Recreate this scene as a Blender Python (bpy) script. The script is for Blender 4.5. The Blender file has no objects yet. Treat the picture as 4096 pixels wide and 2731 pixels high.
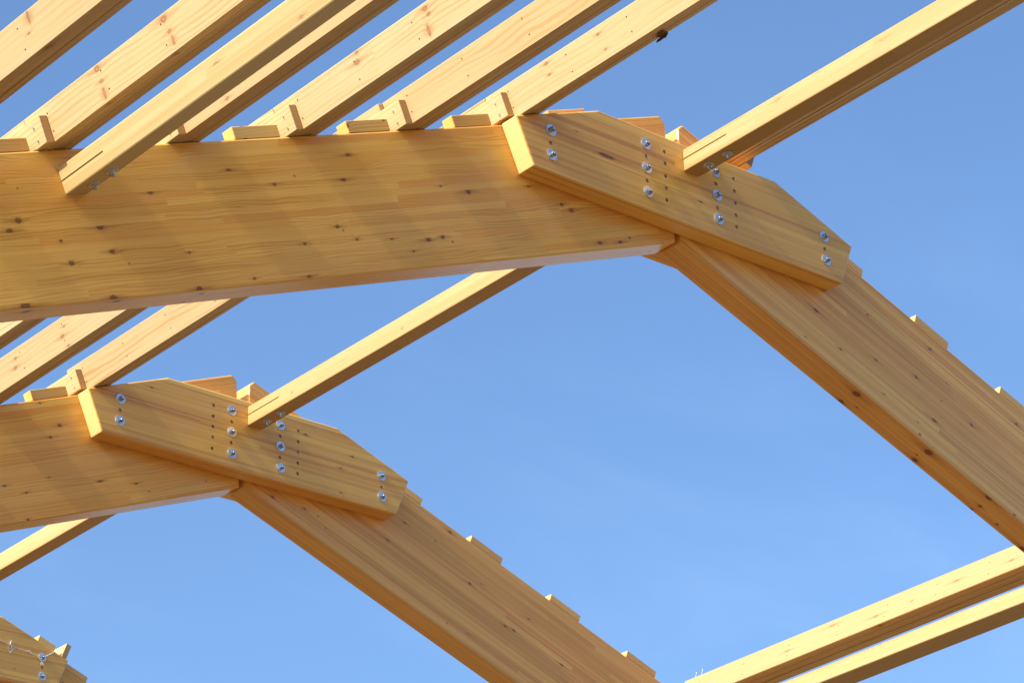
import bpy, bmesh, math, random
from mathutils import Matrix, Vector

SC = bpy.context.scene
COL = SC.collection
random.seed(7)

# ------------------------------------------------------------------ dimensions (metres)
TP, TR, D = 0.1375, 0.191, 0.80            # ridge plate thickness, rafter thickness, rafter depth
S = 0.393                                  # roof slope
N = math.sqrt(1 + S * S)
FR = [0.0, 4.409, 8.905]                   # front of the ridge plate of each portal frame
GROUND = -10.62
Y = Vector((0, 1, 0))
EL, NL = Vector((-1, 0, -S)) / N, Vector((-S, 0, 1)) / N
ER, NR = Vector((1, 0, -S)) / N, Vector((S, 0, 1)) / N


def mat4(x, y, z, o=(0, 0, 0)):
    m = Matrix.Identity(4)
    for i, c in enumerate((x, y, z)):
        for r in range(3):
            m[r][i] = c[r]
    for r in range(3):
        m[r][3] = o[r]
    return m


# ------------------------------------------------------------------ node helper
class NT:
    def __init__(s, tree):
        s.t = tree
        s.n = tree.nodes
        s.l = tree.links

    def put(s, sock, v):
        if isinstance(v, bpy.types.NodeSocket):
            s.l.new(v, sock)
        elif v is not None:
            sock.default_value = v

    def m(s, op, a, b=None, c=None, clamp=False):
        n = s.n.new('ShaderNodeMath'); n.operation = op; n.use_clamp = clamp
        for i, v in enumerate((a, b, c)):
            if v is not None:
                s.put(n.inputs[i], v)
        return n.outputs[0]

    def add(s, a, b): return s.m('ADD', a, b)
    def sub(s, a, b): return s.m('SUBTRACT', a, b)
    def mul(s, a, b): return s.m('MULTIPLY', a, b)

    def xyz(s, a, b, c=0.0):
        n = s.n.new('ShaderNodeCombineXYZ')
        for i, v in enumerate((a, b, c)):
            s.put(n.inputs[i], v)
        return n.outputs[0]

    def sep(s, v):
        n = s.n.new('ShaderNodeSeparateXYZ'); s.l.new(v, n.inputs[0]); return n.outputs

    def noise(s, v, scale=1.0, detail=2.0, rough=0.5, dist=0.0):
        n = s.n.new('ShaderNodeTexNoise')
        s.l.new(v, n.inputs['Vector'])
        n.inputs['Scale'].default_value = scale
        n.inputs['Detail'].default_value = detail
        n.inputs['Roughness'].default_value = rough
        n.inputs['Distortion'].default_value = dist
        return n.outputs['Fac'] if 'Fac' in n.outputs else n.outputs[0]

    def white(s, v):
        n = s.n.new('ShaderNodeTexWhiteNoise'); n.noise_dimensions = '3D'
        s.l.new(v, n.inputs['Vector'])
        return n.outputs['Value'], s.sep(n.outputs['Color'])

    def step(s, v, a, b, lo=0.0, hi=1.0):
        n = s.n.new('ShaderNodeMapRange'); n.interpolation_type = 'SMOOTHSTEP'
        s.put(n.inputs[0], v)
        for i, q in enumerate((a, b, lo, hi)):
            s.put(n.inputs[i + 1], q)
        return n.outputs[0]

    def rgb(s, a, b, c):
        n = s.n.new('ShaderNodeCombineColor')
        for i, v in enumerate((a, b, c)):
            s.put(n.inputs[i], v)
        return n.outputs[0]

    def vec(s, op, a, b=None):
        n = s.n.new('ShaderNodeVectorMath'); n.operation = op
        for i, v in enumerate((a, b)):
            if v is not None:
                s.put(n.inputs[i], v)
        return n.outputs['Value'] if op == 'LENGTH' else n.outputs[0]

    def mix(s, f, a, b, mode='MIX'):
        n = s.n.new('ShaderNodeMix'); n.data_type = 'RGBA'; n.blend_type = mode
        s.put(n.inputs['Factor'], f)
        s.put(n.inputs[6], a if isinstance(a, bpy.types.NodeSocket) else (*a, 1))
        s.put(n.inputs[7], b if isinstance(b, bpy.types.NodeSocket) else (*b, 1))
        return n.outputs[2]

    def mixf(s, f, a, b):
        return s.add(a, s.mul(f, s.sub(b, a)))


def new_mat(name):
    m = bpy.data.materials.new(name)
    m.use_nodes = True
    nt = NT(m.node_tree)
    bs = m.node_tree.nodes['Principled BSDF']
    return m, nt, bs


def wood(name, light, dark, red, lam=0.0, board=1.6, freq=55.0, warp=0.03, ring=0.45, tone=0.5, streak=0.5,
         kprob=0.35, kcell=0.4, krad=(0.005, 0.010), kcol=(0.17, 0.058, 0.020), hero=(), hero_b=(), rough=0.42, coat=0.0, fresh=0.0, endc=None, dstreak=0.0, sfreq=34.0, dfreq=46.0, scuff=0.0):
    """Pine: lamellas (lam > 0) of finger-jointed boards, growth rings, streaks and knots. Local x runs with the grain."""
    m, t, bs = new_mat(name)
    tc = t.n.new('ShaderNodeTexCoord')
    x, y, z = t.sep(tc.outputs['Object'])
    nx, ny, nz = t.sep(tc.outputs['Normal'])
    isb = t.m('GREATER_THAN', t.m('ABSOLUTE', nz), 0.62)
    ise = t.m('GREATER_THAN', t.m('ABSOLUTE', nx), 0.75)
    at = t.n.new('ShaderNodeAttribute'); at.attribute_type = 'OBJECT'; at.attribute_name = 'grain'
    seed = at.outputs['Fac']
    tt = t.mixf(isb, z, t.add(y, 10.0))
    if lam:
        li = t.m('FLOOR', t.add(t.mul(z, 1 / lam), 0.37))
    else:
        li = t.mul(seed, 0.0)
    w1, _ = t.white(t.xyz(t.add(li, 0.5), seed, 3.3))
    seg = t.m('FLOOR', t.add(t.mul(x, 1 / board), t.mul(w1, 9.7)))
    w2, (r, g, b) = t.white(t.xyz(t.add(li, 0.5), t.add(seg, 0.5), t.add(seed, 0.7)))
    off = t.add(t.mul(g, 17.0), t.mul(seed, 3.1))
    # knots ------------------------------------------------------------
    kd = None
    if kprob > 0:
        kl = lam if lam else 0.2
        sh = t.mul(w1, 3.0)
        cx = t.m('FLOOR', t.add(t.mul(x, 1 / kcell), sh))
        kk, (k1, k2, k3) = t.white(t.xyz(t.add(cx, 0.5), t.add(li, 0.5), t.add(seed, 5.2)))
        px = t.mul(t.sub(t.add(cx, t.add(0.15, t.mul(k1, 0.7))), sh), kcell)
        if lam:
            pz = t.mul(t.add(t.sub(li, 0.37), t.add(0.1, t.mul(k2, 0.8))), kl)
        else:
            pz = t.mul(t.add(0.1, t.mul(k2, 0.8)), kl)
        pt = t.mixf(isb, pz, t.add(9.99, t.mul(t.sub(k2, 0.5), 0.12)))
        rad = t.add(krad[0], t.mul(t.m('FRACT', t.mul(k3, 57.0)), krad[1] - krad[0]))
        has = t.m('LESS_THAN', k3, kprob)
        dx = t.mul(t.sub(x, px), 0.75)
        dt = t.sub(tt, pt)
        dd = t.m('SQRT', t.add(t.mul(dx, dx), t.mul(dt, dt)))
        kd = t.add(t.m('DIVIDE', dd, rad), t.mul(t.sub(1.0, has), 50.0))
    pv = t.xyz(x, tt, 0.0)
    # ragged outlines
    wob = t.n.new('ShaderNodeTexNoise')
    t.l.new(pv, wob.inputs['Vector'])
    wob.inputs['Scale'].default_value = 95.0
    wob.inputs['Detail'].default_value = 2.0
    wv_ = t.vec('SUBTRACT', wob.outputs['Color'], (0.5, 0.5, 0.5))
    pv = t.vec('ADD', pv, t.vec('MULTIPLY', wv_, (0.015, 0.010, 0.0)))
    tl = None
    for lst, add in ((hero, 0.0), (hero_b, 10.0)):
        for q in lst:
            hx, ht, hr = q[0], q[1], q[2] * (0.68 if add else 0.80)
            sx = q[3] if len(q) > 3 else 0.8
            st = q[4] if len(q) > 4 else 1.05
            dv = t.vec('SUBTRACT', pv, (hx, ht + add, 0.0))
            dd = t.vec('LENGTH', t.vec('MULTIPLY', dv, (sx / hr, st / hr, 0.0)))
            de = t.vec('LENGTH', t.vec('MULTIPLY', dv, (0.24 * sx / hr, 1.25 * st / hr, 0.0)))
            if lam and not add:      # a knot stays inside its own lamella
                k0 = math.floor(ht / lam + 0.37)
                out = t.mul(t.m('COMPARE', li, float(k0), 0.25), -40.0)
                out = t.add(out, 40.0)
                dd = t.add(dd, out)
                de = t.add(de, out)
            kd = dd if kd is None else t.m('MINIMUM', kd, dd)
            tl = de if tl is None else t.m('MINIMUM', tl, de)
    if kd is None:
        kd = t.add(t.mul(seed, 0.0), 50.0)
    if tl is None:
        tl = t.add(kd, 0.6)
    # growth rings -----------------------------------------------------
    wv = t.xyz(t.add(t.mul(x, 1.25), off), t.mul(t.add(tt, off), 5.0), seed)
    wn = t.sub(t.noise(wv, 1.0, 2.0, 0.5), 0.5)
    near = t.step(kd, 4.5, 0.6, 0.0, 1.0)
    tw = t.add(t.add(tt, t.mul(wn, warp * 2)), t.mul(near, 0.012))
    rg = t.m('SINE', t.mul(t.add(tw, off), freq * 6.2832))
    rg = t.step(rg, -0.3, 1.0)
    rg = t.m('POWER', rg, 1.6)
    patch = t.step(t.noise(t.xyz(t.add(t.mul(x, 0.9), off), t.mul(tt, 9.0), t.add(seed, 8.0)), 1.0, 2.0), 0.35, 0.62)
    rg = t.mul(rg, patch)
    fine = t.noise(t.xyz(t.add(t.mul(x, 3.0), off), t.mul(tw, 210.0), seed), 1.0, 3.0, 0.6)
    stv = t.noise(t.xyz(t.add(t.mul(x, 0.55), off), t.mul(t.add(tt, off), sfreq), seed), 1.0, 3.0, 0.55)
    blot = t.noise(t.xyz(t.mul(x, 2.0), t.mul(tt, 3.0), t.add(seed, 2.0)), 1.0, 3.0, 0.6)
    f = t.add(t.mul(t.sub(r, 0.5), tone), t.mul(rg, ring))
    f = t.add(f, t.mul(t.sub(stv, 0.5), streak * 2))
    f = t.add(f, t.mul(t.sub(fine, 0.5), 0.55))
    f = t.add(f, t.mul(t.sub(blot, 0.5), 0.30))
    f = t.m('ADD', f, 0.27, clamp=True)
    col = t.mix(f, light, dark)
    col = t.mix(t.mul(t.step(t.add(t.mul(b, 0.6), t.mul(stv, 0.4)), 0.42, 0.85), 0.55), col, red)
    if dstreak:  # long heartwood streaks
        ds = t.noise(t.xyz(t.add(t.mul(x, 0.30), off), t.mul(t.add(tt, off), dfreq), t.add(seed, 4.0)), 1.0, 2.0, 0.5, 0.3)
        col = t.mix(t.mul(t.step(ds, 0.50, 0.68), dstreak), col, tuple(0.8 * q for q in red))
    if lam:  # hairline glue joints
        fz = t.m('FRACT', t.add(t.mul(z, 1 / lam), 0.37))
        edge = t.mul(t.step(t.m('ABSOLUTE', t.sub(fz, 0.5)), 0.455, 0.5), t.sub(1.0, isb))
        col = t.mix(t.mul(edge, 0.32), col, dark)
    halo = t.mul(t.step(kd, 2.2, 0.95), 0.25)
    tail = t.mul(t.step(tl, 1.7, 0.4), t.add(0.12, t.mul(fine, 0.85)))
    col = t.mix(t.m('ADD', halo, tail, clamp=True), col, tuple(0.55 * a + 0.45 * k for a, k in zip(dark, kcol)))
    kwob = t.add(kd, t.mul(t.sub(fine, 0.5), 0.35))
    kin = t.mix(t.step(kwob, 0.1, 0.8), tuple(c * (1.3 + .8 * fresh) for c in kcol), kcol)
    col = t.mix(t.mul(t.step(kwob, 1.12, 0.82), 0.84 - 0.16 * fresh), col, kin)
    if scuff:    # pale handling marks
        sc = t.noise(t.xyz(t.mul(x, 5.0), t.mul(tt, 11.0), t.add(seed, 6.0)), 1.0, 5.0, 0.65)
        col = t.mix(t.mul(t.step(sc, 0.60, 0.74), scuff), col, (0.72, 0.58, 0.40))
    vr, _ = t.white(t.xyz(seed, 1.5, 2.5))
    vv = t.add(0.93, t.mul(vr, 0.13))
    col = t.mix(1.0, col, t.rgb(vv, vv, t.add(t.mul(vv, 1.1), -0.1)), 'MULTIPLY')
    # end grain
    ev = t.sub(t.noise(t.xyz(t.mul(y, 6.0), t.mul(z, 6.0), off), 1.0, 2.0), 0.5)
    rr = t.m('SINE', t.mul(t.add(t.add(t.mul(z, 1.0), t.mul(y, 0.35)), t.mul(ev, 0.05)), 900.0))
    ecol = t.mix(t.add(0.25, t.mul(rr, 0.10)), endc or light, dark)
    col = t.mix(t.mul(ise, 0.85), col, ecol)
    t.l.new(col, bs.inputs['Base Color'])
    t.put(bs.inputs['Roughness'], t.add(rough - 0.06, t.mul(fine, 0.14)))
    bs.inputs['Specular IOR Level'].default_value = 0.37
    if coat:
        bs.inputs['Coat Weight'].default_value = coat
        bs.inputs['Coat Roughness'].default_value = 0.22
    bp = t.n.new('ShaderNodeBump')
    bp.inputs['Strength'].default_value = 0.12
    bp.inputs['Distance'].default_value = 0.002
    t.l.new(t.add(t.mul(fine, 1.0), t.mul(rg, 0.6)), bp.inputs['Height'])
    t.l.new(bp.outputs[0], bs.inputs['Normal'])
    return m


G_LIGHT, G_DARK, G_RED = (0.940, 0.535, 0.112), (0.680, 0.300, 0.046), (0.800, 0.330, 0.060)
P_LIGHT, P_DARK, P_RED = (0.590, 0.432, 0.222), (0.470, 0.272, 0.098), (0.560, 0.345, 0.148)


END = (0.78, 0.66, 0.29)
PC = ((0.940, 0.545, 0.122), (0.720, 0.345, 0.062), (0.680, 0.270, 0.064))
R_LIGHT, R_DARK, R_RED = (0.960, 0.540, 0.130), (0.660, 0.295, 0.058), (0.800, 0.325, 0.078)


def glulam(name, lam, c=None, **k):
    a = dict(freq=48.0, warp=0.035, ring=0.5, tone=0.42, streak=0.45, kprob=0.10, kcell=0.45, krad=(0.004, 0.009), rough=0.24, coat=0.0, scuff=0.16)
    a.update(k)
    c = c or (G_LIGHT, G_DARK, G_RED)
    return wood(name, *c, lam=lam, **a)


def sawn(name, **k):
    a = dict(board=30.0, freq=34.0, warp=0.045, ring=0.55, tone=0.35, streak=0.35, kprob=0.16, kcell=0.55, krad=(0.006, 0.014), kcol=(0.22, 0.085, 0.03), rough=0.5, fresh=1.0)
    a.update(k)
    return wood(name, P_LIGHT, P_DARK, P_RED, **a)


# near rafter: where the photograph shows its knots (distance down the slope, height below the top edge, radius)
KL = [(3.515, -.17, .0165), (3.24, -.261, .0142), (2.757, -.262, .0189), (1.874, -.387, .0189), (1.182, -.507, .0142), (1.121, -.545, .0189),
      (1.398, -.381, .0094), (2.068, -.34, .0094), (4.061, -.259, .0165), (4.434, -.422, .0213), (2.905, -.525, .0142), (2.551, -.617, .0118),
      (2.798, -.605, .0094), (2.289, -.646, .0189), (2.18, -.636, .0142), (3.166, -.603, .0118), (2.425, -.70, .0094), (4.407, -.554, .0165),
      (4.669, -.596, .0165), (3.935, -.594, .0094), (3.572, -.765, .0094), (3.207, -.78, .0142), (4.485, -.792, .0213), (5.01, -.79, .0283),
      (3.945, -.79, .0189), (4.903, -.356, .0189), (4.972, -.408, .0189), (.98, -.757, .0142), (.812, -.766, .0142), (2.665, -.13, .0189)]
KLB = [(4.979, .045, .03), (4.448, .062, .026), (3.898, .045, .018), (3.94, -.058, .012)]
KR = [(1.4, -.497, .0225), (1.649, -.629, .0104), (1.934, -.499, .0121), (2.485, -.579, .0208), (2.789, -.40, .013), (2.273, -.388, .0121), (2.521, -.25, .0069),
      (1.372, -.741, .006), (2.05, -.69, .007), (2.359, -.69, .006), (3.154, -.127, .0138), (2.332, -.109, .012), (3.19, -.333, .0045)]
KRB = [(1.877, -.055, .034), (1.877, .080, .026), (1.97, .03, .008), (2.521, -.059, .036), (2.532, .065, .026), (2.50, .02, .009), (3.049, -.088, .030), (3.082, .017, .018), (3.076, .087, .018), (3.543, .069, .026)]
KLF = [(1.476, -.612, .017), (1.19, -.658, .013), (2.221, -.539, .013), (2.07, -.608, .010), (1.866, -.532, .008), (1.658, -.193, .014), (1.759, -.025, .008), (1.758, -.263, .012)]
KRF = [(1.98, -.047, .015), (1.519, -.438, .011), (2.271, -.317, .012), (1.602, -.22, .012), (3.224, -.419, .016), (2.662, -.44, .012), (2.744, -.426, .012), (2.839, -.256, .012),
       (2.384, -.693, .008), (2.362, -.257, .008), (.553, -.725, .012), (.815, -.647, .010)]

M = {}
M['rafter'] = glulam('glulam_pine', 0.040)
M['rafter_nl'] = glulam('glulam_pine_knotty', 0.040, hero=KL, hero_b=KLB, kprob=0.05, freq=58.0, warp=.055, ring=.62)
M['rafter_nr'] = glulam('glulam_pine_striped', 0.040, (R_LIGHT, R_DARK, R_RED), hero=KR, hero_b=KRB, kprob=0.04, board=7.0, ring=0.3, streak=0.75, tone=0.85, dstreak=.6, sfreq=62.0, dfreq=70.0)
M['rafter_fl'] = glulam('glulam_pine_far', 0.040, hero=KLF, kprob=0.04)
M['rafter_fr'] = glulam('glulam_pine_far_striped', 0.040, (R_LIGHT, R_DARK, R_RED), hero=KRF, kprob=0.04, board=7.0, ring=0.3, streak=0.75, tone=0.85, dstreak=.6, sfreq=62.0, dfreq=70.0)
M['plate'] = glulam('glulam_plate', 0.034, PC, dstreak=.62, dfreq=40.0, endc=END, board=6.0, ring=0.2, warp=0.02, streak=0.45, tone=0.45, kprob=0.03)
M['plate_n'] = glulam('glulam_plate_near', 0.034, PC, dstreak=.62, dfreq=40.0, endc=END, board=6.0, ring=0.2, warp=0.02, streak=0.45, tone=0.45, kprob=0.0, hero=[(-.895, -.486, .008), (.062, -.627, .014), (-.674, -.57, .02, .25, 1.2)])
M['plate_f'] = glulam('glulam_plate_far', 0.034, PC, dstreak=.62, dfreq=40.0, endc=END, board=6.0, ring=0.2, warp=0.02, streak=0.45, tone=0.45, kprob=0.0, hero=[(-.845, -.389, .012), (.436, -.406, .012), (.738, -.589, .012), (.844, -.471, .011), (.739, -.771, .007)])
M['beam'] = wood('glulam_beam', (.52, .342, .138), (.44, .245, .070), (.50, .275, .09), lam=0.047, board=2.2, freq=40, ring=.3, tone=.5, streak=.4, kprob=.10, kcell=.7,
                 krad=(.006, .012), kcol=(.26, .11, .04), rough=.42, coat=.1, fresh=1)
M['ridge1'] = wood('glulam_ridge_beam', (.52, .342, .138), (.44, .245, .070), (.50, .275, .09), lam=0.047, board=1.2, freq=40, ring=.3, tone=.6, streak=.4, kprob=0,
                   kcol=(.36, .17, .06), hero=[(.795, -.362, .012, .5), (1.628, -.373, .012, .5), (1.132, -.343, .007)], rough=.42, coat=.1, fresh=1)
M['tie'] = wood('glulam_tie_beam', (.60, .450, .205), (.49, .315, .112), (.55, .355, .132), lam=0.036, board=3.0, freq=30, ring=.25, tone=.6, streak=.6, kprob=0,
                kcol=(.30, .14, .05), hero=[(1.33, -.154, .012, .6), (1.96, -.215, .010)], rough=.42, fresh=1)
M['tie_r'] = wood('glulam_tie_beam_warm', (.50, .340, .150), (.43, .25, .08), (.48, .285, .10), lam=0.036, board=3.0, freq=30, ring=.25, tone=.7, streak=.6, kprob=.04, kcol=(.30, .14, .05), rough=.42, fresh=1)
M['sawn'] = sawn('sawn_spruce')
M['sawn_quiet'] = sawn('sawn_spruce_clear', kprob=0.05, ring=.75, warp=.06)
M['cleat'] = wood('sawn_cleat', (.84, .50, .14), (.60, .28, .055), (.76, .36, .085), board=30, freq=45, ring=.5, warp=.04, tone=.5, streak=.4, kprob=.5, kcell=.3, krad=(.006, .012), kcol=(.20, .07, .025), rough=.5)
M['cleat_r'] = wood('sawn_cleat_pale', (.88, .52, .17), (.64, .33, .08), (.78, .40, .12), board=30, freq=45, ring=.4, warp=.04, tone=.4, streak=.4, kprob=.4, kcell=.3, krad=(.005, .010), kcol=(.20, .07, .025), rough=.5)
M['block'] = wood('sawn_block', (.60, .455, .22), (.48, .30, .11), (.57, .365, .145), board=30, freq=45, ring=.5, warp=.05, tone=.4, streak=.4, kprob=.2, kcell=.3, rough=.5, endc=(.46, .24, .085))
SAWN_HERO = {
    'P5': sawn('sawn_spruce_knot_rows', kprob=0, hero=[(-.98, .172, .022), (-.994, .103, .013), (-1.0, .055, .011, 1.2, .35), (-.416, .177, .02), (-.421, .111, .014), (-.416, .05, .012, 1.2, .3)], hero_b=[(-.967, -.02, .02), (-.403, -.02, .012)]),
    'P6': sawn('sawn_spruce_spike_knot', kprob=0, hero=[(-1.04, .165, .012, 1.1, .3), (-1.01, .10, .008)], hero_b=[(-1.086, -.025, .028)]),
    'P3': sawn('sawn_spruce_paired_knots', kprob=0, hero=[(-1.051, .171, .018), (-1.066, .135, .013), (-1.03, .06, .012, 1.1, .3), (-.478, .14, .019), (-.495, .188, .012)]),
    'P1': sawn('sawn_spruce_small_knots', kprob=0, ring=.35, hero=[(-.293, .175, .013), (-.289, .109, .010), (-.719, .154, .011), (-.734, .056, .009)]),
    'P4': sawn('sawn_spruce_one_knot', kprob=0, ring=.35, hero=[(-.337, .03, .012)]),
    'P2': sawn('sawn_spruce_flame', kprob=0, ring=.95, warp=.085, freq=26),
    'B1': sawn('sawn_spruce_flame_pale', kprob=0, ring=.95, warp=.09, freq=24),
    'B2': sawn('sawn_spruce_knot_pairs', kprob=0, ring=.4, hero=[(3.507, .089, .016), (3.463, .14, .009), (3.476, .017, .010), (4.032, .142, .012), (4.061, .088, .015)]),
    'R5': wood('sawn_spruce_far_knots', (.52, .350, .168), (.44, .245, .085), (.50, .30, .115), board=30.0, freq=34.0, warp=.045, tone=.35, streak=.45, kcol=(.22, .085, .03), rough=.5, fresh=1.0, kprob=0, ring=.4, hero=[(2.6, .085, .014, .5), (1.83, .11, .014, .5), (1.318, .09, .012, .5), (3.05, .17, .012, .4), (3.5, .10, .012, .4), (2.25, .09, .009)],
               hero_b=[(2.552, -.02, .02), (2.47, -.07, .016), (2.918, -.08, .015), (3.416, -.10, .018)]),
}


def metal(name, col, rough, metallic=1.0, var=0.1):
    m, t, bs = new_mat(name)
    tc = t.n.new('ShaderNodeTexCoord')
    nz = t.noise(tc.outputs['Object'], 60.0, 3.0, 0.6)
    t.l.new(t.mix(nz, tuple(c * 0.88 for c in col), col), bs.inputs['Base Color'])
    bs.inputs['Metallic'].default_value = metallic
    t.put(bs.inputs['Roughness'], t.add(rough - var / 2, t.mul(nz, var)))
    return m


M['zinc'] = metal('galvanised_steel', (.56, .59, .62), .28, var=.08)
M['zinc_dull'] = metal('galvanised_washer', (.68, .72, .76), .34, var=.12)
M['nylon'] = metal('nut_insert', (.02, .022, .03), .5, 0.0)
M['dowel'] = metal('steel_dowel', (.34, .36, .38), .5)
M['nail'] = metal('dull_nail', (.16, .12, .09), .5)
M['screw'] = metal('bright_screw', (.75, .76, .78), .35)


def plain(name, col, rough, scale=30.0, var=.35):
    m, t, bs = new_mat(name)
    tc = t.n.new('ShaderNodeTexCoord')
    nz = t.noise(tc.outputs['Object'], scale, 4.0, 0.6)
    t.l.new(t.mix(nz, tuple(c * (1 - var) for c in col), tuple(min(1, c * (1 + var)) for c in col)), bs.inputs['Base Color'])
    bs.inputs['Roughness'].default_value = rough
    return m


M['string'] = plain('white_string', (.72, .70, .66), .8, 200, .15)
M['scrap'] = plain('dark_patch_and_scrap', (.115, .042, .018), .8, 60, .5)
M['ground'] = plain('sandy_site_soil', (.140, .090, .048), .95, .35, .22)


# ------------------------------------------------------------------ mesh helpers
def finish(bm, name):
    bmesh.ops.recalc_face_normals(bm, faces=bm.faces)
    me = bpy.data.meshes.new(name)
    bm.to_mesh(me)
    bm.free()
    return me


def prism(pts, y0, y1, bev=0.0, seg=2):
    """Outline in local x-z, extruded along local y, edges eased by bev."""
    bm = bmesh.new()
    a = [bm.verts.new((p[0], y0, p[1])) for p in pts]
    b = [bm.verts.new((p[0], y1, p[1])) for p in pts]
    bm.faces.new(a)
    bm.faces.new(list(reversed(b)))
    k = len(pts)
    for i in range(k):
        bm.faces.new((a[(i + 1) % k], a[i], b[i], b[(i + 1) % k]))
    bmesh.ops.recalc_face_normals(bm, faces=bm.faces)
    if bev:
        bmesh.ops.bevel(bm, geom=list(bm.edges), offset=bev, segments=seg, profile=0.5, affect='EDGES', clamp_overlap=True)
    return bm


def boxbm(x0, x1, y0, y1, z0, z1, bev=0.0, seg=2):
    return prism([(x0, z0), (x1, z0), (x1, z1), (x0, z1)], y0, y1, bev, seg)


def cyl(bm, c, ax, r, h, n=16, r2=None):
    """Closed cylinder from c along ax (unit) of length h."""
    ax = Vector(ax).normalized()
    u = ax.orthogonal().normalized()
    v = ax.cross(u)
    c = Vector(c)
    r2 = r if r2 is None else r2
    A, B = [], []
    for i in range(n):
        a = 2 * math.pi * i / n
        d = u * math.cos(a) + v * math.sin(a)
        A.append(bm.verts.new(c + d * r))
        B.append(bm.verts.new(c + ax * h + d * r2))
    bm.faces.new(list(reversed(A)))
    bm.faces.new(B)
    for i in range(n):
        bm.faces.new((A[i], A[(i + 1) % n], B[(i + 1) % n], B[i]))


def tube(bm, pts, r, n=6):
    pts = [Vector(p) for p in pts]
    rings = []
    for i, p in enumerate(pts):
        d = (pts[min(i + 1, len(pts) - 1)] - pts[max(i - 1, 0)]).normalized()
        u = d.cross(Vector((.3, .9, .2))).normalized()
        v = d.cross(u)
        rings.append([bm.verts.new(p + (u * math.cos(2 * math.pi * k / n) + v * math.sin(2 * math.pi * k / n)) * r) for k in range(n)])
    for a, b in zip(rings, rings[1:]):
        for k in range(n):
            bm.faces.new((a[k], a[(k + 1) % n], b[(k + 1) % n], b[k]))
    bm.faces.new(list(reversed(rings[0])))
    bm.faces.new(rings[-1])


_g = [0]


def put(name, me, mat, M4=None, parent=None):
    if isinstance(me, bmesh.types.BMesh):
        me = finish(me, name)
    if mat is not None and not me.materials:
        me.materials.append(mat)
    o = bpy.data.objects.new(name, me)
    COL.objects.link(o)
    if parent is not None:
        o.parent = parent
    if M4 is not None:
        o.matrix_basis = M4
    _g[0] += 1
    o['grain'] = (_g[0] * 0.6180339) % 1.0 * 10.0
    return o


def tag(o, label, cat, group=None):
    o['label'] = label
    o['category'] = cat
    if group:
        o['group'] = group
    return o


def thing(name, M4, label, cat, group=None):
    o = bpy.data.objects.new(name, None)
    o.empty_display_size = 0.1
    COL.objects.link(o)
    o.matrix_basis = M4
    return tag(o, label, cat, group)


def carve(bm, cutter):
    """Return a mesh: bm minus cutter."""
    a = bpy.data.objects.new('work', finish(bm, 'work'))
    b = bpy.data.objects.new('tool', finish(cutter, 'tool'))
    COL.objects.link(a)
    COL.objects.link(b)
    md = a.modifiers.new('cut', 'BOOLEAN')
    md.operation = 'DIFFERENCE'
    md.solver = 'EXACT'
    md.object = b
    dg = bpy.context.evaluated_depsgraph_get()
    dg.update()
    me = bpy.data.meshes.new_from_object(a.evaluated_get(dg))
    bpy.data.objects.remove(a)
    bpy.data.objects.remove(b)
    return me


# ------------------------------------------------------------------ bolts (bolt > washer, nut); local +z points out of the wood
def make_bolt_meshes():
    bm = bmesh.new()
    cyl(bm, (0, 0, -.02), (0, 0, 1), .0112, .050, 18)
    cyl(bm, (0, 0, .030), (0, 0, 1), .0112, .003, 18, .0088)
    rod = finish(bm, 'bolt')
    bm = bmesh.new()
    cyl(bm, (0, 0, 0), (0, 0, 1), .0365, .0050, 36)
    cyl(bm, (0, 0, .0050), (0, 0, 1), .0365, .0012, 36, .0352)
    washer = finish(bm, 'washer')
    bm = bmesh.new()
    cyl(bm, (0, 0, .0062), (0, 0, 1), .0182, .0145, 6)
    cyl(bm, (0, 0, .0207), (0, 0, 1), .0162, .004, 20, .0152)
    k = len(bm.faces)
    cyl(bm, (0, 0, .0242), (0, 0, 1), .0145, .0012, 20)
    bm.faces.ensure_lookup_table()
    for fc in bm.faces[k:]:
        fc.material_index = 1
    nut = finish(bm, 'nut')
    for me, k in ((rod, 'zinc'), (washer, 'zinc_dull'), (nut, 'zinc')):
        me.materials.append(M[k])
    nut.materials.append(M['nylon'])
    return rod, washer, nut


ROD, WASHER, NUT = make_bolt_meshes()


def bolt(parent, pos, out, turn=0.0, scale=1.0):
    out = Vector(out).normalized()
    u = out.orthogonal().normalized()
    m = mat4(u, out.cross(u), out, pos) @ Matrix.Rotation(turn, 4, 'Z') @ Matrix.Scale(scale, 4)
    m = m @ Matrix.Rotation(math.radians(random.uniform(-1.5, 1.5)), 4, 'X')
    o = put('bolt', ROD, None, m, parent)
    put('washer', WASHER, None, None, o)
    put('nut', NUT, None, None, o)
    return o


# ------------------------------------------------------------------ rafters
def rafter(side, fi, mat, label):
    e, n = (EL, NL) if side < 0 else (ER, NR)
    ydir = n.cross(e)                        # right-handed
    o = Vector((0, FR[fi] + TP + TR / 2, 0))
    m = mat4(e, ydir, n, o)

    def loc(x, z):
        p = Vector((x, 0, z))
        return (p.dot(e), p.dot(n))
    h = D * N
    top = .052
    bot = -.030 if side < 0 else .008
    pts = [loc(side * .094, -S * .094), loc(side * top, -.072), loc(side * abs(bot), -S * abs(bot) - h), (7.2, -D), (7.2, 0)]
    return tag(put('rafter', prism(pts, -TR / 2, TR / 2, .010, 2), mat, m), label, 'rafter', 'glulam rafters of the portal frames')


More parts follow.
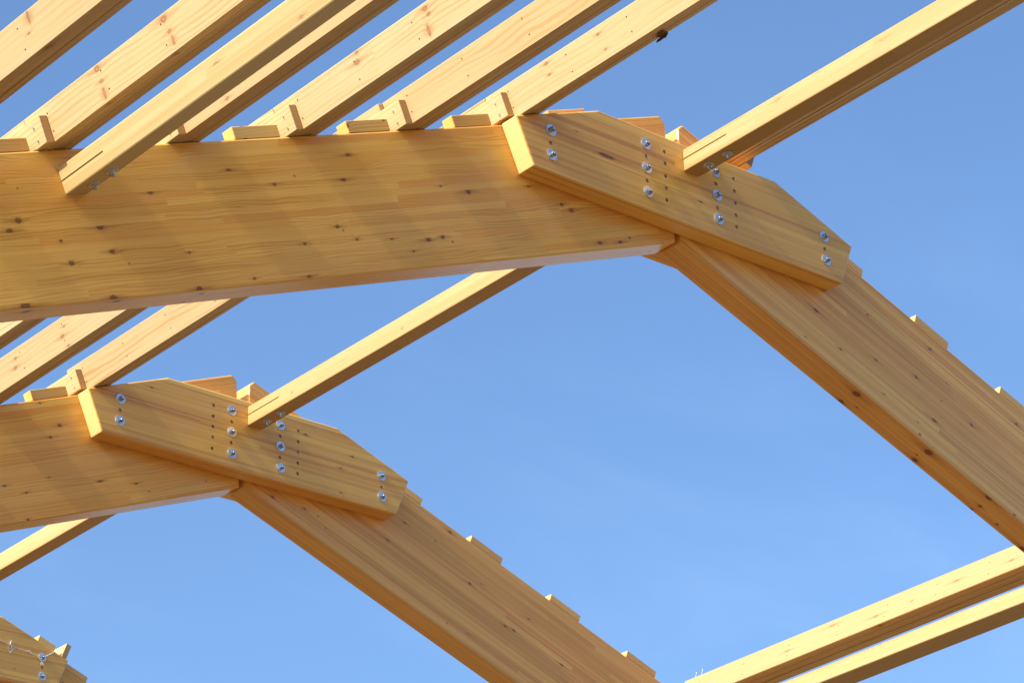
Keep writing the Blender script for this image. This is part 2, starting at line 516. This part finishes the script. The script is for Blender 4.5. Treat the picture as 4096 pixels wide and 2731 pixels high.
rafter(-1, 0, M['rafter_nl'], 'deep knotty glulam rafter rising to the right, largest timber in the picture')
rafter(1, 0, M['rafter_nr'], 'glulam rafter of the large near frame sloping down to the right edge')
rafter(-1, 1, M['rafter_fl'], 'left glulam rafter of the middle frame, its end under the smaller bolted plate')
rafter(1, 1, M['rafter_fr'], 'right glulam rafter of the middle frame, running down to the bottom edge of the picture')
rafter(-1, 2, M['rafter'], 'left rafter of the farthest frame, behind the plate at the bottom left corner')
rafter(1, 2, M['rafter'], 'right rafter of the farthest frame, just showing under the plate with the string')

# ------------------------------------------------------------------ ridge plates
A_, B_, C_, ZF = 1.349, .714, 1.231, -.820
HOLES_N = [(-.206, -.385), (-.207, -.466), (-.208, -.549), (-.21, -.63), (-.211, -.709), (-1.096, -.627), (-.357, -.466), (-.36, -.628), (.355, -.382), (.354, -.465),
           (.353, -.548), (.351, -.629), (.349, -.709), (.202, -.464), (.2, -.627), (1.098, -.624)]
HOLES_F = [(-.342, -.389), (-.344, -.471), (-.346, -.549), (-.347, -.629), (-.351, -.712), (-1.094, -.626), (-.191, -.473), (-.194, -.63), (.373, -.396), (.371, -.476),
           (.368, -.558), (.367, -.64), (.365, -.719), (.217, -.474), (.215, -.636), (1.1, -.641)]
BOLTS_N = [(-1.094, -.545, 2), (-.357, -.384, 3), (.202, -.385, 3), (1.099, -.541, 2)]
BOLTS_F = [(-1.094, -.544, 2), (-.192, -.391, 3), (.218, -.393, 3), (1.099, -.556, 2)]


def plate(fi, back, mat, label, holes=(), bolts=()):
    y0 = FR[fi] + (TP + TR if back else 0)
    g = 0.0015
    m = Matrix.Translation((0, y0, 0))
    pts = [(-C_, ZF), (C_, ZF), (A_, -S * A_), (B_, -S * B_), (-B_, -S * B_), (-A_, -S * A_)]
    bm = prism(pts, g, TP - g, .011, 3)
    if not holes:
        return tag(put('ridge_plate', bm, mat, m), label, 'splice plate', 'bolted glulam plates at the ridge')
    cut = bmesh.new()
    for x, z in holes:
        cyl(cut, (x, -.02, z), (0, 1, 0), .0130, .050, 18)
    root = thing('ridge_plate', m, label, 'splice plate', 'bolted glulam plates at the ridge')
    put('board', carve(bm, cut), mat, None, root)
    dm = bmesh.new()
    cyl(dm, (0, 0, 0), (0, -1, 0), .0112, .02, 16)
    dm = finish(dm, 'dowel')
    for x, z in holes:
        d = random.uniform(.009, .017)
        put('dowel', dm, M['dowel'], Matrix.Translation((x, .0295 - .0095 + d - .001, z)), root)
    for x, z, k in bolts:
        for i in range(k):
            bolt(root, (x + random.uniform(-.002, .002), g, z - .16 * i), (0, -1, 0), random.uniform(0, 1.0))
    return root


plate(0, False, M['plate_n'], 'large horizontal glulam plate with ten bolts across the nearest ridge joint', HOLES_N, BOLTS_N)
plate(1, False, M['plate_f'], 'middle-sized bolted glulam plate on the ridge joint of the middle frame', HOLES_F, BOLTS_F)
plate(2, False, M['plate'], 'smallest bolted plate, in the bottom left corner with white string on it', HOLES_F, BOLTS_F)
plate(0, True, M['plate'], 'back plate behind the nearest ridge joint, its brown underside showing below')
plate(1, True, M['plate'], 'back plate behind the middle ridge joint, a thin underside showing below')


_b = bmesh.new()
cyl(_b, (0, 0, 0), (0, 1, 0), .0042, .0022, 8)
NAIL = finish(_b, 'nail')
NAIL.materials.append(M['nail'])


# ------------------------------------------------------------------ purlins: three planks nailed together
def purlin(side, u, w, y0, y1, label, hero=None, mats=None, h=.20, du=0.0):
    """side -1: lit face at u on the left slope; +1: lit face at u (upslope face) on the right slope. du skews the far end."""
    e, n = (EL, NL) if side < 0 else (ER, NR)
    ly = e if side < 0 else -e
    origin = e * u
    root = thing('purlin', mat4(Y, ly, n, origin + n * .0015), label, 'purlin', 'sawn purlins laid across the rafters')
    k = 3
    bw = w / k
    for i in range(k):
        mt = (SAWN_HERO[hero] if (hero and i == 0) else (M['sawn'] if i % 2 else M['sawn_quiet']))
        dh = (0, .0035, .001)[i]
        put('plank', boxbm(y0, y1, -bw * (i + 1) + .0014, -bw * i - .0014 * (i > 0), max(0, dh), h + dh, .0038, 1), mt, None, root)
    step = .492
    q = math.ceil((y0 - .04) / step)
    while q * step + .04 < y1 - .05:
        yy = q * step + .04
        if y0 + .03 < yy:
            for hh in (.152, .056):
                put('nail', NAIL, None, Matrix.Translation((yy + random.uniform(-.012, .012), -.0007, hh + random.uniform(-.008, .008))), root)
        q += 1
    return root


J = .235
Y1E = -4.3
LP = [1.400, 2.200, 2.995, 3.803, 4.617, 5.430]
LW = [.155, .172, .172, .175, .172, .172]
LAB1 = ['last purlin of the upper row on the right, a dark scrap hanging under it', 'upper purlin with wavy flame grain, second from the right end of the row',
        'upper purlin with paired knots near the top edge, third from the right end', 'narrow-looking upper purlin half hidden behind the wide bolted beam',
        'upper purlin with two cross rows of knots, just left of the wide bolted beam', 'purlin across the top left corner with a long spike knot']
for i in range(6):
    purlin(-1, LP[i], LW[i], Y1E, J - .002, LAB1[i], 'P%d' % (i + 1))
LAB2 = ['lower purlin with orange flame grain meeting the middle frame', 'lower purlin with pairs of round knots, left of the flame grained one', 'lower purlin at the left edge right under the deep rafter']
LAB2 += ['stub of purlin beyond the block hidden by the wide bolted beam', 'pale purlin end beyond its block at the left edge, above the deep rafter']
for i in range(5):
    purlin(-1, LP[i] + (.03 if i == 1 else 0), LW[i], J + .002, FR[1] + J - .002, LAB2[i], {0: 'B1', 1: 'B2'}.get(i))
purlin(1, .385, .165, Y1E, J - .002, 'purlin just below the thick ridge beam at the upper right, seen as thin strips', None)
purlin(1, 4.405, .172, .36, FR[1] + J, 'knotty purlin across the bottom right corner with two nails standing on it', 'R5', h=.222)


# ------------------------------------------------------------------ splice blocks beside the purlin joints, and cleats
def block(e, n, u, y0, y1, h0, h1, label, sgn=1, scr=True, w=.049):
    m = mat4(Y, n.cross(Y), n, e * u)      # local y = n x Y: downslope on the left, upslope on the right
    left = m.col[1].xyz.dot(e) > 0
    root = thing('splice_block', m, label, 'splice block', 'wooden blocks nailed beside purlin joints')
    a, b = (.001, w) if left else (-w, -.001)
    put('block', boxbm(y0, y1, a, b, h0, h1, .0025, 1), M['block'], None, root)
    if scr:
        f = w - .001 if left else -w + .001
        k = 1 if left else -1
        for yy, hh in ((y0 + .065, h0 + .105), (y0 + .06, h0 + .035)):
            sm = bmesh.new()
            cyl(sm, (yy, f, hh), (0, k, 0), .0065, .004, 10)
            tube(sm, [(yy + .004, f + .001 * k, hh), (yy - .004, f + .012 * k, hh - .006)], .0018, 5)
            put('screw', sm, M['screw'], None, root)
    return root


BL = ['short block on the corner of the large bolted plate', 'short block on the deep rafter beside the wavy flame grained purlin',
      'short block on the deep rafter beside the purlin with paired knots', 'short block mostly hidden behind the wide bolted beam', 'short block on the deep rafter at the left edge, beside the row-knotted purlin']
BY = [(.060, .018), (.058, .0), (.056, .0), (.036, .0), (.048, .0)]
for i in range(5):
    block(EL, NL, LP[i] + .001, BY[i][0], .44, BY[i][1] + .002, BY[i][1] + .147, BL[i])
block(EL, NL, LP[0] + .001, FR[1] + .076, FR[1] + .44, .020, .158, 'short block on the corner of the middle-sized bolted plate')
block(ER, NR, .552, .042, .40, .002, .150, 'orange block with dark end under the ridge beam, above the large plate', scr=False)
block(ER, NR, 1.376, FR[2] + .006, FR[2] + .40, .002, .131, 'short upright block end behind the plate with the string', scr=False)


def cleat(side, fi, u0, u1, label, h=.072, bev=.003, dy=0.0):
    e, n = (EL, NL) if side < 0 else (ER, NR)
    if side > 0:
        h = min(h, .056)
    y = FR[fi] + TP
    m = mat4(e, n.cross(e), n, Vector((0, y + .045 + dy, 0)))
    return tag(put('cleat', boxbm(u0, u1, -.042, .042, .0015, h, bev, 1), M['cleat'] if side < 0 else M['cleat_r'], m), label, 'cleat', 'cleats nailed on top of the rafters')


cleat(-1, 0, 1.513, 1.806, 'orange lit cleat on the deep rafter, right beside the large plate')
cleat(-1, 0, 2.295, 2.602, 'cleat on the deep rafter, second to the left of the large plate')
cleat(-1, 0, 3.088, 3.402, 'cleat with a dark stain and a knot, third to the left of the large plate')
cleat(-1, 0, 4.705, 5.01, 'cleat on the deep rafter cut by the left edge of the picture')
cleat(-1, 0, .72, 1.03, 'thin cleat strip showing above the top edge of the large plate')
cleat(-1, 1, 1.513, 1.806, 'orange lit cleat on the left rafter of the middle frame beside its plate')
for k, lab in ((0, 'cleat peeping out behind the right end of the large plate'), (1, 'cleat on top of the near right rafter, below the large plate'), (2, 'cleat on the near right rafter at the right edge of the picture')):
    cleat(1, 0, 1.385 + .79 * k - .01 * (k == 1), 1.682 + .793 * k, lab)
for k, lab in ((0, 'cleat peeping out behind the right end of the middle-sized plate'), (1, 'cleat on the right rafter of the middle frame, first below the plate'),
               (2, 'cleat on the right rafter of the middle frame, second below the plate'), (3, 'cleat on the right rafter of the middle frame at the bottom edge of the picture')):
    cleat(1, 1, 1.385 + .79 * k - .01 * (k == 1), 1.682 + .793 * k, lab)
cleat(1, 2, 1.132, 1.302, 'small cleat on the farthest frame, above the bolt with the string', dy=-.13)
cleat(1, 2, 1.395, 1.725, 'dark knotted cleat at the right of the plate with the string')


# ------------------------------------------------------------------ beams between the frames (square glulam, slotted ends, bolts underneath)
def beam(name, m, x0, x1, ymin, ymax, zmin, zmax, mat, label, cat, group, slots=(), bolts=(), zs=None):
    """Local x = world y reversed or not is set by m; slots: list of (xa, xb) along local x at height zs."""
    root = thing(name, m, label, cat, group)
    bm = boxbm(x0, x1, ymin, ymax, zmin, zmax, .009, 2)
    if slots:
        cut = bmesh.new()
        for a, b in slots:
            c = boxbm(a, b, ymin - .02, ymax + .02, zs - .0045, zs + .0045)
            me = finish(c, 'c')
            cut.from_mesh(me)
        me = carve(bm, cut)
    else:
        me = finish(bm, 'timber')
    put('timber', me, mat, None, root)
    for p in bolts:
        bolt(root, p, (0, 0, -1), random.uniform(0, 1), .92)
    return root


G3 = 'square glulam beams spanning between the frames'
RB = mat4(-Y, Vector((1, 0, 0)), Vector((0, 0, 1)))       # local x = towards the camera (-y)
for fi, mt, x1, lab in ((0, M['ridge1'], 3.93, 'thick ridge beam at the upper right ending on the large bolted plate'),
                        (1, M['beam'], FR[1] - 2 * TP - TR, 'ridge beam through the middle of the picture ending on the middle-sized plate'),
                        (2, M['beam'], FR[2] - FR[1] - 2 * TP - TR, 'ridge beam at the lower left, passing behind the middle frame')):
    beam('ridge_beam', Matrix.Translation((0, FR[fi] - .001, 0)) @ RB, 0, x1 - .002, -.063, .063, -.470, -.326, mt, lab, 'ridge beam', G3,
         [(-.02, .368)], [(.149, 0, -.470), (.3085, 0, -.470)], -.391)
m = mat4(-Y, -NL.cross(Y) * 1.0, NL, Vector((0, TP - .001, 0)))
# local y of this frame is upslope (-EL); lit face is at y = -4.585
beam('tie_beam', m, 0, 4.2, -4.585, -4.448, -.246, -.101, M['tie'], 'wide bolted beam at the upper left, slotted end butting on the deep rafter', 'tie beam', G3,
     [(-.02, .373)], [(.137, -4.503, -.246), (.294, -4.503, -.246)], -.172)
m = mat4(Y, NR.cross(Y), NR, Vector((0, FR[0] + TP + TR, 0)))
beam('tie_beam', m, .002, FR[1] + TP - TP - TR - .004, -4.63, -4.49, -.245, -.10, M['tie_r'], 'smooth beam below the knotty purlin in the bottom right corner', 'tie beam', G3)

# ------------------------------------------------------------------ small things
# two nails standing on the bottom right purlin
def rpt(u, y, h): return ER * u + Y * y + NR * h


for u, y, hh, lab in ((4.425, 4.548, .048, 'shorter, left one of two bright nails standing on the bottom right purlin'),
                      (4.425, 4.482, .056, 'taller, right one of two bright nails standing on the bottom right purlin')):
    nb = bmesh.new()
    a = rpt(u, y, .215)
    cyl(nb, a, NR, .0028, hh + .016, 6)
    cyl(nb, a + NR * (hh + .0155), NR, .006, .003, 8)
    tag(put('nail', nb, M['screw']), lab, 'nail', 'nails left standing on the purlin')

# flat dark patch and torn flap under the last purlin of the upper row
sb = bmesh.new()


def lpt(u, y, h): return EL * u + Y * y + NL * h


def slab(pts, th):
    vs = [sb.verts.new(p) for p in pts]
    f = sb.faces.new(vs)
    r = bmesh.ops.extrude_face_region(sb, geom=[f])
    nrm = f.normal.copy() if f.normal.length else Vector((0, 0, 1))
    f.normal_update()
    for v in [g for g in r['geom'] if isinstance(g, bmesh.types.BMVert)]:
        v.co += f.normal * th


slab([lpt(1.330, -1.100, -.0005), lpt(1.322, -1.052, -.0005), lpt(1.296, -1.015, -.0008), lpt(1.258, -1.010, -.001), lpt(1.255, -1.070, -.001), lpt(1.296, -1.082, -.0008)], -.002)  # thin dark patch lying flat against the purlin underside
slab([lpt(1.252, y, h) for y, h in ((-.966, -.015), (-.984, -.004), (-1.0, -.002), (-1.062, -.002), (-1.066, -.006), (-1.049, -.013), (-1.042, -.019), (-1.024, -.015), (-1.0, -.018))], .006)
tag(put('patch_and_scrap', sb, M['scrap']), 'flat dark patch and torn scrap under the last purlin of the upper row', 'scrap')

# white string on the farthest plate
ys = FR[2] - .012
st = bmesh.new()


def sp(lst, r, jig=.002):
    out = []
    for i, (x, z) in enumerate(lst):
        out.append((x, ys + random.uniform(-jig, jig), z))
    tube(st, out, r, 6)


sp([(.60, -.475), (.692, -.494), (.738, -.503), (.785, -.511), (.831, -.522), (.878, -.532), (.934, -.535), (.99, -.547), (1.046, -.556), (1.061, -.57), (1.085, -.595)], .0032)
sp([(1.05, -.557), (1.08, -.573), (1.11, -.556), (1.123, -.543), (1.158, -.521), (1.194, -.494), (1.224, -.479)], .0030)
sp([(.785, -.511), (.77, -.541), (.778, -.569), (.79, -.584), (.803, -.556), (.804, -.53), (.791, -.505), (.795, -.485), (.81, -.499), (.826, -.520)], .0030)
sp([(.79, -.515), (.80, -.49), (.797, -.480), (.788, -.49), (.79, -.512)], .0042)
sp([(.803, -.56), (.82, -.545), (.834, -.525)], .0024)
sp([(.948, -.538), (.973, -.523), (.985, -.545)], .0024)
sp([(1.088, -.595), (1.098, -.618), (1.091, -.63), (1.077, -.622), (1.083, -.60)], .0026)
tag(put('string', st, M['string']), 'knotted white string looped round a bolt on the smallest plate', 'string')

# ------------------------------------------------------------------ ground (one sheet to the horizon)
bm = bmesh.new()
R = 4000.0
n = 40
vs = {}
for i in range(n + 1):
    for j in range(n + 1):
        a = (2 * i / n - 1)
        b = (2 * j / n - 1)
        vs[i, j] = bm.verts.new((math.copysign(abs(a) ** 3, a) * R, math.copysign(abs(b) ** 3, b) * R, 0))
for i in range(n):
    for j in range(n):
        bm.faces.new((vs[i, j], vs[i + 1, j], vs[i + 1, j + 1], vs[i, j + 1]))
g = put('ground', bm, M['ground'], Matrix.Translation((0, 0, GROUND)))
g['kind'] = 'structure'

# unseen ring of wood, added to darken the horizon reflected in the rafter soffit
bm = bmesh.new()
rng = random.Random(3)
NT_ = 360
prev = None
for i in range(NT_ + 1):
    a = 2 * math.pi * (i % NT_) / NT_
    k = i % NT_
    rr = 300 + 25 * math.sin(k * .13) + 12 * math.sin(k * .71)
    hh = 17 + 3.0 * math.sin(k * .21) + 2.2 * math.sin(k * .83 + 1) + 1.6 * math.sin(k * 2.3)
    c, d = math.cos(a), math.sin(a)
    row = [bm.verts.new((c * (rr + o), d * (rr + o), z)) for o, z in ((0, 0), (-2, hh * .55), (3, hh), (22, hh * .9), (40, 0))]
    if prev:
        for p, q, u, v in zip(prev, prev[1:], row[1:], row):
            bm.faces.new((p, q, u, v))
    prev = row
tl_ = put('added_treeline', bm, plain('added_far_foliage', (.055, .075, .035), .95, .25, .45), Matrix.Translation((0, 0, GROUND)))
tl_['kind'] = 'stuff'
tl_['label'] = 'unseen far-off wood added to darken the soffit reflection'

# ------------------------------------------------------------------ light
SUN_DIR = Vector((.81, .017, -.589)).normalized()      # direction the light travels
elev = math.asin(-SUN_DIR.z)
azim = math.atan2(-SUN_DIR.x, -SUN_DIR.y)
sl = bpy.data.lights.new('sun', 'SUN')
sl.energy = 4.4
sl.angle = math.radians(.53)
sl.color = (1.0, .93, .82)
so = bpy.data.objects.new('sun', sl)
COL.objects.link(so)
so.matrix_basis = SUN_DIR.to_track_quat('-Z', 'Y').to_matrix().to_4x4()

w = bpy.data.worlds.new('World')
SC.world = w
w.use_nodes = True
t = NT(w.node_tree)
bg = w.node_tree.nodes['Background']
sky = t.n.new('ShaderNodeTexSky')
sky.sky_type = 'NISHITA'
sky.sun_disc = False
sky.sun_elevation = elev
sky.sun_rotation = azim % (2 * math.pi)
sky.altitude = 100
sky.air_density = 1.0
sky.dust_density = 2.4
sky.ozone_density = 5.0
tc = t.n.new('ShaderNodeTexCoord')
dx, dy, dz = t.sep(tc.outputs['Generated'])
# faint streaky cirrus, lying on a high flat layer
inv = t.m('DIVIDE', 1.0, t.m('MAXIMUM', dz, .06))
cu, cv = t.mul(dx, inv), t.mul(dy, inv)
cn = t.noise(t.xyz(t.add(t.mul(cu, 1.2), t.mul(cv, .5)), t.mul(t.sub(cv, t.mul(cu, .35)), 3.2), 1.7), 1.0, 6.0, .58, .5)
cf = t.mul(t.step(cn, .42, .85), t.step(dz, .52, .36, .012, .075))
col = t.mix(cf, sky.outputs[0], (5.0, 6.2, 8.2))
col = t.mix(1.0, col, (.90, .99, 1.035), 'MULTIPLY')
t.l.new(col, bg.inputs['Color'])
bg.inputs['Strength'].default_value = .130

# ------------------------------------------------------------------ camera
f_, ro, ya, pi_ = 11964.83, -.0411, .7145, .4534
cam = bpy.data.cameras.new('camera')
cam.sensor_width = 36
cam.lens = f_ / 4096 * 36
cam.clip_start = .1
cam.clip_end = 20000
co = bpy.data.objects.new('camera', cam)
COL.objects.link(co)
fw = Vector((math.cos(pi_) * math.sin(ya), math.cos(pi_) * math.cos(ya), math.sin(pi_)))
rt = Vector((math.cos(ya), -math.sin(ya), 0))
up = rt.cross(fw)
r2 = math.cos(ro) * rt + math.sin(ro) * up
u2 = -math.sin(ro) * rt + math.cos(ro) * up
co.matrix_basis = mat4(r2, u2, -fw, (-10.9265, -10.9266, -9.0227))
SC.camera = co

SC.view_settings.view_transform = 'Standard'
SC.view_settings.look = 'None'
SC.view_settings.exposure = .91
SC.view_settings.gamma = 1
